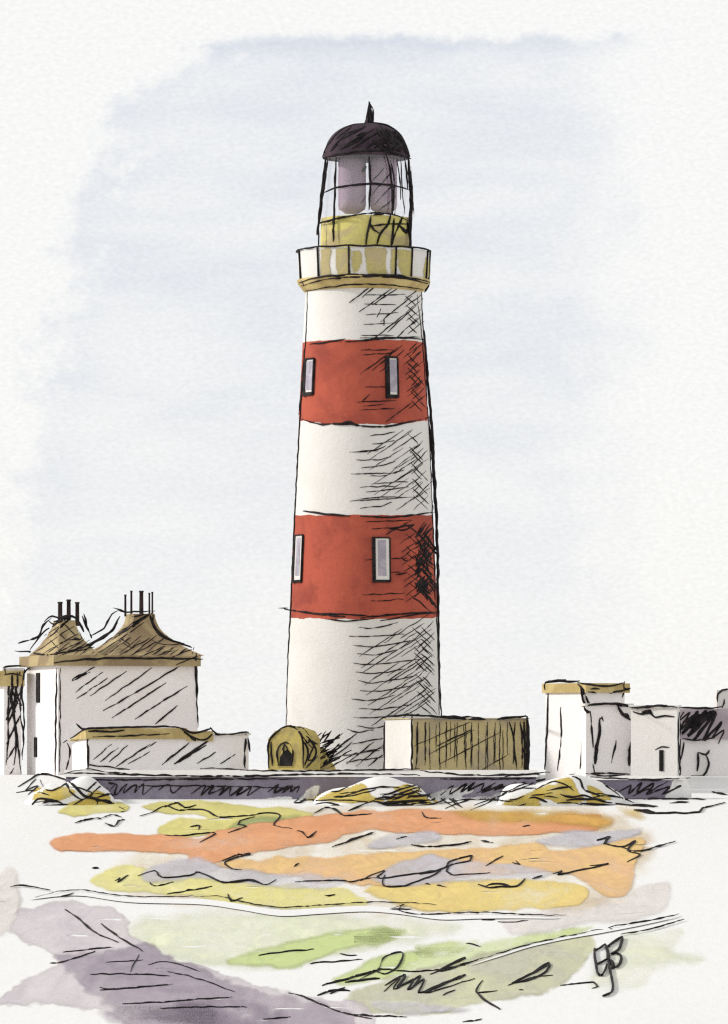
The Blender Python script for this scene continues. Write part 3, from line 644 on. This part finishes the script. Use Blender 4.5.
# --- keepers' cottage
H = House('cottage', "keepers' cottage with two flared brown roof humps at the left", 'cottage', 58, 318, 20, 138, 37, group=None)
mb = MB(); ze = H.z(661)
H.box(mb, 0, H.W, 0, H.D, H.zb, ze, PLASTER)
mp = H.mp(mb)
inks(mb, mp, [('57,668 56.5,700 56,740 55.5,775', 3.6), ('60,668 60,720 59.5,772', 1.6), ('196,653 196,675 197,700', 3.2), ('197,700 198,727', 1.8)])
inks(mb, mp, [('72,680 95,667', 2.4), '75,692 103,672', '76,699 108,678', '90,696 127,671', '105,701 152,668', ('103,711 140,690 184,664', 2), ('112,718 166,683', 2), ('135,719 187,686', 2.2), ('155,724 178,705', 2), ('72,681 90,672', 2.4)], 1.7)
inks(mb, mp, [('24,668 22,690 24,720 22,760', 2), ('25,670 20,700 24,740', 2.4), ('30,668 24,674 22,690', 2.6)])
mb.build('wall', H.root, H.R)
for (px, y0, y1, w) in ((35, 672, 702, 4), (32, 737, 757, 3)):        # narrow dark slit windows in the sunny end
    mb = MB(); q0 = H.p(-.03, 0, 0); 
    yl = (58 - px) * H.Y / F / abs(H.ey.x); hw = w * .5 * H.Y / F / abs(H.ey.x)
    H.box(mb, -.06, .1, yl - hw, yl + hw, H.z(y1), H.z(y0), INK); mb.build('window', H.root, H.R)
mb = MB(); e = .35
H.box(mb, -e, H.W + .1, -.30, H.D + e, H.z(665.5), H.z(655), ROOF)
def hump(cxl, cyl, hx, hy, tx, ty, z0, z1, power):
    n = 9; k = 6; vs = []; fs = []
    for j in range(n + 1):
        t = j / n; f = (1 - t) ** power
        ax, ay = tx + (hx - tx) * f, ty + (hy - ty) * f; wob = .05 * noise.noise((j * .9, cxl, 2))
        vs += [H.p(cxl + sx * ax + wob, cyl + sy * ay, z0 + (z1 - z0) * t) for sx, sy in ((-1, -1), (1, -1), (1, 1), (-1, 1))]
    for j in range(n):
        for i in range(4): q = (i + 1) % 4; fs.append((j * 4 + i, j * 4 + q, j * 4 + 4 + q, j * 4 + 4 + i))
    fs.append(tuple(n * 4 + i for i in range(4))); mb.add(vs, fs, ROOF)
px2l = lambda px, ly: (px - 58 + ly * H.ey.x * -1 * F / H.Y) * H.Y / F / H.ex.x
hump(px2l(137, H.D / 2), H.D / 2, 2.75, H.D / 2 + .1, .62, .75, H.z(655) + .002, H.z(612), 2.1)
hump(px2l(61, H.D * .52), H.D * .52, 1.25, H.D / 2 - .1, .45, .6, H.z(655) + .003, H.z(619), 1.7)
mp = H.mp(mb)
inks(mb, mp, [('15,651 28,652 48,655 70,651 85,647', 2.4), ('54,663 80,660 130,658 200,659 203,659', 2.6), ('18,643 36,638 44,625 52,618', 2.4), ('30,650 44,632 60,622 72,618', 2), ('82,616 86,626 92,638', 2.4), ('84,614 88,630', 2),
     ('90,636 104,628 112,614 118,611', 2.2), ('84,647 98,640 112,630 120,616', 3), ('88,646 106,636 118,622', 2.4), ('113,608 128,612 150,611', 2.2), ('150,610 152,622 158,632 170,640 186,645 192,648', 3.2), ('151,622 160,635 176,642', 2.6), ('153,612 154,626 166,638', 2), ('194,647 192,654', 2)])
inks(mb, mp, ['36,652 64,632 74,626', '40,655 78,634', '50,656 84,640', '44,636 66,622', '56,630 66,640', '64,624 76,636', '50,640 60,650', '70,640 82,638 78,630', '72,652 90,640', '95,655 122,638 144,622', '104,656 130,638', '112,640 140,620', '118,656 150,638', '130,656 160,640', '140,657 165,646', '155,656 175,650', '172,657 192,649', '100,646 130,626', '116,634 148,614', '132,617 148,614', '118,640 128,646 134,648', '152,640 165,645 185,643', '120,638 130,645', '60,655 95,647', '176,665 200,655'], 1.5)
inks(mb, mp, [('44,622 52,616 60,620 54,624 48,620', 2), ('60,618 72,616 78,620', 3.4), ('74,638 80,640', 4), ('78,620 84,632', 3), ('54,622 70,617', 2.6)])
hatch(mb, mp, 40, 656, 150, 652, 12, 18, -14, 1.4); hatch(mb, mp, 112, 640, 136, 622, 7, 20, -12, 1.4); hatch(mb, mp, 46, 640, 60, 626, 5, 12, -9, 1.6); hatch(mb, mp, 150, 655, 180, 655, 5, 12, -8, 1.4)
roof = mb.build('roof', H.root, H.R)
def pot(x, y0, y1, w, cyl):
    mb = MB(); lx = px2l(x, cyl); q = H.p(lx, cyl, 0); r = w / 2 * H.Y / F
    mb.lathe([(r, H.z(y0) - .25), (r * .85, H.z(y1) + .1), (r * 1.15, H.z(y1) + .08), (r, H.z(y1))], q.x, q.y, POTM, 10); mb.build('chimney_pot', roof, H.R)
POTM = paint('sooty_clay', (0.035, 0.028, 0.03, 1), (0.07, 0.05, 0.05, 1), blot=2, grain=.1)
for x, y0, y1, w in ((122, 610, 594, 2.4), (128, 610, 590, 2.4), (138, 611, 590, 4.6), (146, 611, 592, 2), (149, 611, 591, 2.0)): pot(x, y0, y1, w, H.D / 2)
for x, y0, y1, w in ((57, 620, 602, 5), (65.5, 619, 599.5, 4.6), (74, 620, 602, 4.4)): pot(x, y0, y1, w, H.D * .52)

# --- small ruined outbuilding cut by the left edge of the picture
H = House('outbuilding', 'narrow white outbuilding with ochre roof at the far left edge', 'outbuilding', 4, 322, 15, 17, 8)
mb = MB(); H.box(mb, 0, H.W, 0, H.D, H.zb, H.z(676), PLASTER); mp = H.mp(mb)
inks(mb, mp, [('9,672 8,710 8,745 6,765', 2.2), ('13,674 12,700 16,740 14,765', 2.2), ('17,675 14,710 18,745 21,774', 2.4), ('22,690 12,706 6,720', 2.2), ('18,700 8,724', 2.4), ('20,716 6,744', 2.4), ('16,745 6,762', 1.8), ('20,672 16,690 22,706', 2.6), ('12,690 18,704', 2.6), ('11,676 14,684 10,698 16,712', 3), ('14,768 10,774', 1.8)])  # scribbled strokes draw the wall's shadow in ink
mb.build('wall', H.root, H.R)
mb = MB(); H.box(mb, -.3, H.W + .15, -.2, H.D + .1, H.z(686), H.z(671), OCHRE); H.box(mb, -.1, H.W + .1, -.1, H.D, H.z(671) + .002, H.z(668), WHITE)
mp = H.mp(mb); inks(mb, mp, [('3,668 12,666 25,666', 2.4), ('4,667 6,674', 2), ('4,675 14,674 22,676', 2), ('12,675 12,690', 3), ('17,672 18,688', 2.6)])
mb.build('roof', H.root, H.R)

# --- long low range in front of the cottage
H = House('outbuilding', 'long low outbuilding with ochre eaves in front of the cottage', 'outbuilding', 88, 309, 12, 160, 21)
mb = MB(); x1 = H.fx(212); 
H.box(mb, 0, x1, 0, H.D, H.zb, H.z(733), PLASTER, H.z(745)); H.box(mb, x1 + .003, H.W, .02, H.D - .1, H.zb, H.z(735), PLASTER, H.z(741))
mp = H.mp(mb)
inks(mb, mp, [('88,731 88,750 88,770', 3.0), ('67,743 70,752 68,763 66,771', 2.4), ('88,765 100,766 130,770', 2), ('246,733 245,750 245,768', 2.2), ('248,738 250,752', 2.6)])
inks(mb, mp, ['93,760 112,744', '100,762 118,748', '109,762 128,745', ('116,767 150,744', 1.8), ('128,764 150,752', 1.5), ('162,765 190,742', 2.2), ('174,764 210,740', 3.2), ('178,763 206,745', 2.4), '197,764 216,752', '220,764 236,754', '140,752 156,742', ('200,768 220,769 243,770', 1.6)], 1.5)
mb.build('wall', H.root, H.R)
mb = MB(); H.box(mb, -.15, H.fx(186), -.16, H.D + .1, H.z(739), H.z(728), OCHRE, H.z(741)); H.box(mb, H.fx(186) + .003, H.fx(212), -.12, H.D, H.z(741), H.z(731), OCHRE, H.z(741))
H.box(mb, H.fx(212) + .01, H.W + .1, -.1, H.D, H.z(735) + .002, H.z(733), WHITE, H.z(740))
mp = H.mp(mb)
inks(mb, mp, [('63,743 76,735 86,729 104,728 140,727 175,727 184,731 190,736', 2.6), ('88,731 110,732 125,730', 2.2), ('92,737 120,736 150,735 170,734', 1.8), ('80,726 76,724 82,729 88,728', 2.2), ('182,728 194,733 212,728', 2.6), ('184,732 192,737 204,740 212,734', 2.4), ('210,727 216,733 226,736', 2.4), ('215,735 232,734 248,732 244,738', 2.2), ('190,737 196,741', 3)])
mb.build('roof', H.root, H.R)

# --- mossy stone hut at the foot of the tower
H = House('stone_hut', 'tiny ochre stone hut with dark arched door at the foot of the tower', 'hut', 268, 309, -24, 36, 16)
mb = MB(); W, D = H.W, H.D; zt = H.z(739); za = H.z(727); zb = H.zb
A = [H.p(0, 0, zb), H.p(W, 0, zb), H.p(W, 0, zt), H.p(W * .86, 0, H.z(731)), H.p(W * .55, 0, za), H.p(W * .2, 0, H.z(731)), H.p(0, 0, zt)]
B = [p + H.ey * D for p in A]; k = len(A)
mb.add(A + B, [tuple(range(k)), tuple(range(2 * k - 1, k - 1, -1))] + [(i, k + i, k + (i + 1) % k, (i + 1) % k) for i in range(k)], HUTM)
mp = H.mp(mb)
inks(mb, mp, [('269,768 268,750 270,740 276,733 286,726 294,728 301,735 303,746 303,768', 2.6), ('271,742 272,766', 2.6), ('284,728 300,727 312,738', 1.8)])
inks(mb, mp, [('303,740 308,752 305,766', 3), ('306,736 316,750 310,764', 3), ('304,744 314,742 308,760 316,758', 2.6), ('304,764 314,748', 2.4), ('306,768 318,756', 2.4), ('300,734 312,748', 2.2), ('308,740 318,744', 2.2)])  # hatched ink stands for shade on the hut's right side
mb.build('wall', H.root, H.R)
mb = MB(); fx = H.fx; dm = []
for x, y in ((277.5, 767), (293, 767), (293, 750), (290, 744), (285, 741.5), (280, 744), (277.5, 750)): dm.append(H.p(fx(x), -.03, H.z(y)))
mb.add(dm + [p + H.ey * .08 for p in dm], [tuple(range(7))] + [(i, 7 + i, 7 + (i + 1) % 7, (i + 1) % 7) for i in range(7)], HUTM)
dm2 = []
for x, y in ((279.5, 766), (292, 766), (292, 754), (288, 749), (284, 752), (280.5, 757)): dm2.append(H.p(fx(x), -.06, H.z(y)))
mb.add(dm2 + [p + H.ey * .025 for p in dm2], [tuple(range(6))] + [(i, 6 + i, 6 + (i + 1) % 6, (i + 1) % 6) for i in range(6)], INK)
mp = H.mp(mb, .02); inks(mb, mp, [('278,766 277,752 281,744 286,742 291,745 293,752 292,766', 2.2), ('282,750 285,745 288,751', 1.8), ('284,744 283,752', 2)])
mb.build('door', H.root, H.R)
# low bank of stones and bramble in the corner right of the hut
mb = MB(); c = at(318, 770, 311.5); vs = []; fs = []; n = 30
for j in range(9):
    t = j / 8 * math.pi / 2
    for i in range(n):
        a = 2 * math.pi * i / n; k = 1 + .15 * noise.noise((math.cos(a) * 2, math.sin(a) * 2, t * 2))
        vs.append((c.x + .95 * math.cos(t) * math.cos(a) * k, c.y + .8 * math.cos(t) * math.sin(a) * k, -.4 + 1.5 * math.sin(t) * k))
for j in range(8):
    for i in range(n): q = (i + 1) % n; fs.append((j * n + i, j * n + q, j * n + n + q, j * n + n + i))
mb.add(vs, fs, HUTM, True); mp = on_bvh(mb.bvh(), 311.0)
for i in range(26):
    x, y = random.uniform(302, 332), random.uniform(742, 768)
    ink(mb, mp, [(x, y), (x + random.uniform(8, 20), y - random.uniform(5, 15))], random.uniform(1.4, 2.4))
inks(mb, mp, [('302,738 314,744 328,741 340,738', 2.4), ('304,742 318,748 334,742', 2), ('306,744 312,756 308,768', 3), ('312,742 306,758 314,768', 3), ('316,748 310,762', 3), ('320,768 352,750', 1.8), ('328,768 358,752', 1.6), ('318,760 350,738', 1.6)])
tag(mb.build('bramble_bush', None, tuple(c)), 'low dark tangled bush between the stone hut and the tower', 'bush')

# --- brown boarded shed
H = House('shed', 'flat roofed shed with ochre board front and white left end', 'shed', 412, 307.5, 13, 116, 27)
mb = MB(); zt = H.z(719)
H.box(mb, 0, H.W, 0, H.D, H.zb - .15, zt, WHITE)
H.box(mb, .04, H.W - .01, -.07, -.002, H.zb - .15, zt - .06, SHEDM)
mp = H.mp(mb)
inks(mb, mp, [('385,717 384.5,740 384,771', 2.6), ('412,715 412,745 411.5,790', 3.2), ('527,716 528,745 527,778', 4.6), ('524,720 525,776', 3.0), ('520,720 522,740 522,768', 2), ('515,722 514,745 517,770', 2), ('509,722 514,740 513,764', 2.2), ('418,722 417,745 416,770', 2.2), ('426,722 425,760', 1.5)])
inks(mb, mp, ['446,722 446,768', '455,724 455,762', '464,724 465,760', '472,726 472,766', '486,725 486,770', '494,732 494,766', '503,730 503,772', '436,724 436,752'], 1.1)
inks(mb, mp, ['414,746 470,722', '430,754 474,730', '440,764 500,732', '478,772 510,754', ('436,746 472,730', 1.7)], 1.1)
hatch(mb, mp, 420, 722, 512, 722, 13, 0, 44, 1.3)
inks(mb, mp, [('440,773 480,776 530,776', 2.4), ('450,778 480,777 510,779', 2.6)])
mb.build('wall', H.root, H.R)
mb = MB(); H.box(mb, -.08, H.W + .08, -.12, H.D + .08, zt + .003, zt + .06, SHEDM); mp = H.mp(mb)
inks(mb, mp, [('382,717 400,716 412,715 440,717 470,719 500,719 527,716', 2.6), ('440,716 470,717 482,718', 2), ('386,716 420,714', 1.6), ('500,718 520,717 526,715', 3)])
mb.build('roof', H.root, H.R)

# --- white blocks at the right
H = House('white_block', 'tall white block with wavy ochre cap right of the shed', 'building', 586, 305.8, 38, 40, 39)
mb = MB(); H.box(mb, 0, H.W, 0, H.D, H.zb, H.z(690), PLASTER); mp = H.mp(mb)
inks(mb, mp, [('548,692 547.5,720 546,750 544.5,770', 3), ('561,707 561,735 559,760 557.5,771', 2.4), ('586,696 590,706', 3), ('583,730 582,750 580,769', 2.4), ('588,707 585,725 583,735', 2.4), ('625,690 622,698', 2)])
mb.build('wall', H.root, H.R)
mb = MB(); H.box(mb, -.15, H.W + .25, -.15, H.D + .1, H.z(692.5), H.z(683), OCHRE); mp = H.mp(mb)
inks(mb, mp, [('545,690 546,683 556,681 570,682 580,681', 3.2), ('545,682 566,680', 2.6), ('577,682 586,684 605,686 624,683', 2.6), ('578,684 584,690 582,696', 3.4), ('588,692 605,693 620,691 631,688', 2.8), ('590,689 600,689', 2), ('625,681 624,688 630,690', 2), ('581,686 583,700 588,708', 3)])
mb.build('roof', H.root, H.R)

H = House('annexe', 'lower pinkish annexe with dark slits in front of the tall white block', 'building', 586, 304.4, 14, 46, 4)
mb = MB(); H.box(mb, 0, H.W, 0, H.D, H.zb, H.z(706), PLASTER); mp = H.mp(mb)
inks(mb, mp, [('584,706 588,712 591,712', 4), ('590,712 592,728 593,748', 2.2), ('600,718 599,735 596,752 595,764', 3.6), ('597,742 595,764', 4.6), ('599,720 602,717 603,721', 2.4), ('616,740 614,752 611,763', 2.2), ('618,706 622,714 628,718 631,720', 4.2), ('624,714 629,717', 4.6), ('633,720 633,735 632,750 629,766', 3.8), ('631,742 629,766', 5), ('590,774 610,773 630,774', 2), ('593,764 595,774', 1.4)])
mb.build('wall', H.root, H.R)
mb = MB(); H.box(mb, -.1, H.W + .1, -.1, H.D, H.z(706) + .003, H.z(703.5), WHITE); mp = H.mp(mb)
inks(mb, mp, [('586,706 598,704 618,704 630,706', 3), ('615,704 626,707', 3)])
mb.build('roof', H.root, H.R)

H = House('outbuilding', 'long low white outbuilding between annexe and dark roofed cottage', 'outbuilding', 677, 302.6, 62, 3, 45)
mb = MB(); H.box(mb, 0, H.W, 0, H.D, H.zb, H.z(708), WHITE); mp = H.mp(mb)
inks(mb, mp, [('679,712 678,735 679,776', 2.4), ('655,750 661,747 670,747', 1.8), ('633,712 640,714 650,713 655,717 665,716 674,717', 2.6), ('642,712 650,711 652,714', 3)])
mb.build('wall', H.root, H.R)
mb = MB(); H.box(mb, -.1, H.W + .06, -.1, H.D + .1, H.z(708) + .003, H.z(705), WHITE); mp = H.mp(mb)
inks(mb, mp, [('622,706 640,708 660,706 682,708', 2), ('632,708 650,706 667,705', 2.4)]); mb.build('roof', H.root, H.R)
mb = MB(); k = H.Y / F / abs(H.ey.x); H.box(mb, -.05, .1, (677 - 664) * k, (677 - 660) * k, H.z(771), H.z(750), INK); mb.build('window', H.root, H.R)

H = House('cottage', 'cottage with scribbled dark slate roof cut by the right edge', 'cottage', 679, 310.5, 8, 64, 5)
mb = MB(); H.box(mb, 0, H.W, 0, H.D, H.zb, H.z(739), PLASTER); mp = H.mp(mb)
inks(mb, mp, [('680,738 680,755 680,776', 2.4), ('684,742 681,760', 2)]); mb.build('wall', H.root, H.R)
mb = MB(); H.box(mb, -.03, H.W + .1, -.15, H.D, H.z(739) + .003, H.z(709), SLATE)
mp = H.mp(mb)
inks(mb, mp, [('677,708 695,708 712,708 723,707', 2.6), ('676,714 680,726 679,738', 3.4), ('682,739 700,740 715,738', 2), ('684,712 678,722 690,712 680,730 698,712 682,734 706,711 688,736 715,712 694,740 716,713 704,740 722,722 712,738 724,730 718,744', 3.4), ('683,722 700,714', 4), ('694,720 714,711', 4), ('690,728 708,716', 4), ('686,718 696,728 706,716', 4)], jit=1.0)
rf = mb.build('roof', H.root, H.R)
mb = MB(); H.box(mb, H.fx(719), H.fx(738), .5, 1.2, H.z(709) + .004, H.z(690), WHITE); mp = H.mp(mb)
inks(mb, mp, [('718,702 718,694 722,690 730,689', 2.8), ('722,708 724,703 724,699', 2.4)]); mb.build('chimney', rf, H.R)
mb = MB(); f = H.fx; dd = [H.p(f(x), -.05, H.z(y)) for x, y in ((698, 776), (708, 776), (708.5, 760), (706, 753), (698, 752))]
mb.add(dd + [p + H.ey * .07 for p in dd], [tuple(range(5))] + [(i, 5 + i, 5 + (i + 1) % 5, (i + 1) % 5) for i in range(5)], WHITE)
mp = H.mp(mb, .02); inks(mb, mp, [('698,752 698,762 697,771', 2.8), ('699,752 706,755 710,750', 2.6), ('706,755 709,763 706,772 703,776 690,776', 2.6)])
mb.build('door', H.root, H.R)

# ------------------------------------------------------------------ sky, sun, camera
W = bpy.data.worlds.new('World'); S.world = W; W.use_nodes = True; t = W.node_tree
bg = t.nodes['Background']
SUN_EL, SUN_AZ = math.radians(28), 0.0      # sun low on the left, a little in front of the tower
sun_dir = Vector((-0.999, 0.0, 0)).normalized() * math.cos(SUN_EL) + Vector((0, 0, math.sin(SUN_EL)))
sky = t.nodes.new('ShaderNodeTexSky'); sky.sky_type = 'NISHITA'; sky.sun_disc = False
sky.sun_elevation = SUN_EL; sky.sun_rotation = math.atan2(sun_dir.x, sun_dir.y)
sky.air_density = 1.0; sky.dust_density = 0.6
tc = t.nodes.new('ShaderNodeTexCoord'); sp = t.nodes.new('ShaderNodeSeparateXYZ'); t.links.new(tc.outputs['Generated'], sp.inputs[0])
hd = mathn(t, 'SQRT', mathn(t, 'ADD', mathn(t, 'POWER', sp.outputs[0], 2.0), mathn(t, 'POWER', sp.outputs[1], 2.0)))
AZ = mathn(t, 'MULTIPLY', mathn(t, 'ARCTAN2', sp.outputs[0], sp.outputs[1]), 100.0)      # bearing in hundredths of a radian
EL = mathn(t, 'MULTIPLY', mathn(t, 'ARCTAN2', sp.outputs[2], hd), 100.0)
cb = t.nodes.new('ShaderNodeCombineXYZ'); t.links.new(AZ, cb.inputs[0]); t.links.new(EL, cb.inputs[1])
v = cb.outputs[0]
def cn(o): return mathn(t, 'SUBTRACT', o, 0.5)
warp = cn(noise_n(t, v, 0.9, 5, 0.6)); warp2 = cn(noise_n(t, v, 3.0, 3, 0.6))
mps = t.nodes.new('ShaderNodeMapping'); t.links.new(v, mps.inputs[0]); mps.inputs['Scale'].default_value = (.35, 1.1, 1); mps.inputs['Location'].default_value = (3.3, 1.7, 0)
streak = noise_n(t, mps.outputs[0], 0.8, 4, 0.55)
az2 = mathn(t, 'ADD', AZ, mathn(t, 'MULTIPLY_ADD', warp, 3.2, mathn(t, 'MULTIPLY', warp2, 0.6)))
el2 = mathn(t, 'ADD', EL, mathn(t, 'MULTIPLY_ADD', warp, 0.7, mathn(t, 'MULTIPLY', warp2, 0.2)))
# left rim of the blue opening slants: further left nearer the horizon, cut back at the top
lrim = mathn(t, 'ADD', mathn(t, 'MULTIPLY_ADD', EL, 0.22, -7.15), mathn(t, 'MULTIPLY', mathn(t, 'MAXIMUM', mathn(t, 'SUBTRACT', EL, 11.2), 0.0), 1.6))
dl = mathn(t, 'SUBTRACT', az2, lrim)
dtp = mathn(t, 'SUBTRACT', 12.5, el2)
left = smooth(t, mathn(t, 'ADD', dl, mathn(t, 'MULTIPLY', warp2, 0.9)), -0.3, 0.9); top = smooth(t, dtp, -0.05, 0.2)
right = smooth(t, az2, 3.0, 5.3, 1, 0); bot = smooth(t, el2, 0.6, 8.0, 0.34, 1)
body = mathn(t, 'MULTIPLY', mathn(t, 'MULTIPLY', left, top), mathn(t, 'MULTIPLY', right, bot))
dens = mathn(t, 'ADD', smooth(t, streak, 0.3, 0.7, 0.24, 0.58), mathn(t, 'ADD', smooth(t, dtp, 0.0, 0.6, 0.45, 0), smooth(t, dl, 0.2, 1.4, 0.12, 0)))
mask = mathn(t, 'MULTIPLY', body, dens, None, True)
far = mathn(t, 'MULTIPLY', smooth(t, EL, 22, 60), smooth(t, noise_n(t, v, 0.05, 4), 0.5, 0.62, 0, 0.6))     # more openings overhead
mask = mathn(t, 'MAXIMUM', mask, far)
mpf = t.nodes.new('ShaderNodeMapping'); t.links.new(v, mpf.inputs[0]); mpf.inputs['Scale'].default_value = (.55, 1, 1); mpf.inputs['Rotation'].default_value = (0, 0, -0.25)
fine = noise_n(t, mpf.outputs[0], 17.0, 2, 0.6); g2 = noise_n(t, v, 9.0, 2, 0.5)
WB = 0.1
CLOUD = tuple(x / WB for x in (0.98, 0.977, 0.962))
BLUE = tuple(x / WB for x in (0.675, 0.72, 0.815))
col = mixc(t, mask, CLOUD + (1,), BLUE + (1,))
k = mathn(t, 'ADD', mathn(t, 'MULTIPLY_ADD', cn(fine), 0.21, 1.0), mathn(t, 'MULTIPLY', cn(g2), 0.06))
vm = t.nodes.new('ShaderNodeVectorMath'); vm.operation = 'SCALE'; t.links.new(col, vm.inputs[0]); t.links.new(k, vm.inputs['Scale'])
SKYMIX = 0.06
add = t.nodes.new('ShaderNodeMix'); add.data_type = 'RGBA'; add.inputs[0].default_value = SKYMIX
t.links.new(vm.outputs[0], add.inputs[6]); t.links.new(sky.outputs[0], add.inputs[7])
t.links.new(add.outputs[2], bg.inputs['Color']); bg.inputs['Strength'].default_value = WB

sl = bpy.data.lights.new('sun', 'SUN'); sl.energy = 3.0; sl.angle = math.radians(8); sl.color = (1.0, 0.965, 0.91)
so = bpy.data.objects.new('sun', sl); COL.objects.link(so); so.location = (-60, 250, 80)
so.rotation_euler = (-sun_dir).to_track_quat('-Z', 'Y').to_euler()

cam = bpy.data.cameras.new('camera'); co = bpy.data.objects.new('camera', cam); COL.objects.link(co)
co.location = EYE; co.rotation_euler = (math.radians(90), 0, 0)
cam.sensor_fit = 'VERTICAL'; cam.sensor_height = 36.0; cam.lens = F / 1024 * 36
cam.shift_y = (CY - 512) / 1024; cam.shift_x = 0.0; cam.clip_start = 1.0; cam.clip_end = 20000
S.camera = co
S.view_settings.view_transform = 'Standard'; S.view_settings.look = 'None'; S.view_settings.gamma = 1.0; S.view_settings.exposure = 0.0
S.view_settings.use_curve_mapping = False
S.cycles.max_bounces = 6; S.cycles.diffuse_bounces = 4; S.cycles.transparent_max_bounces = 24
S.cycles.use_denoising = False; S.cycles.filter_width = 1.3
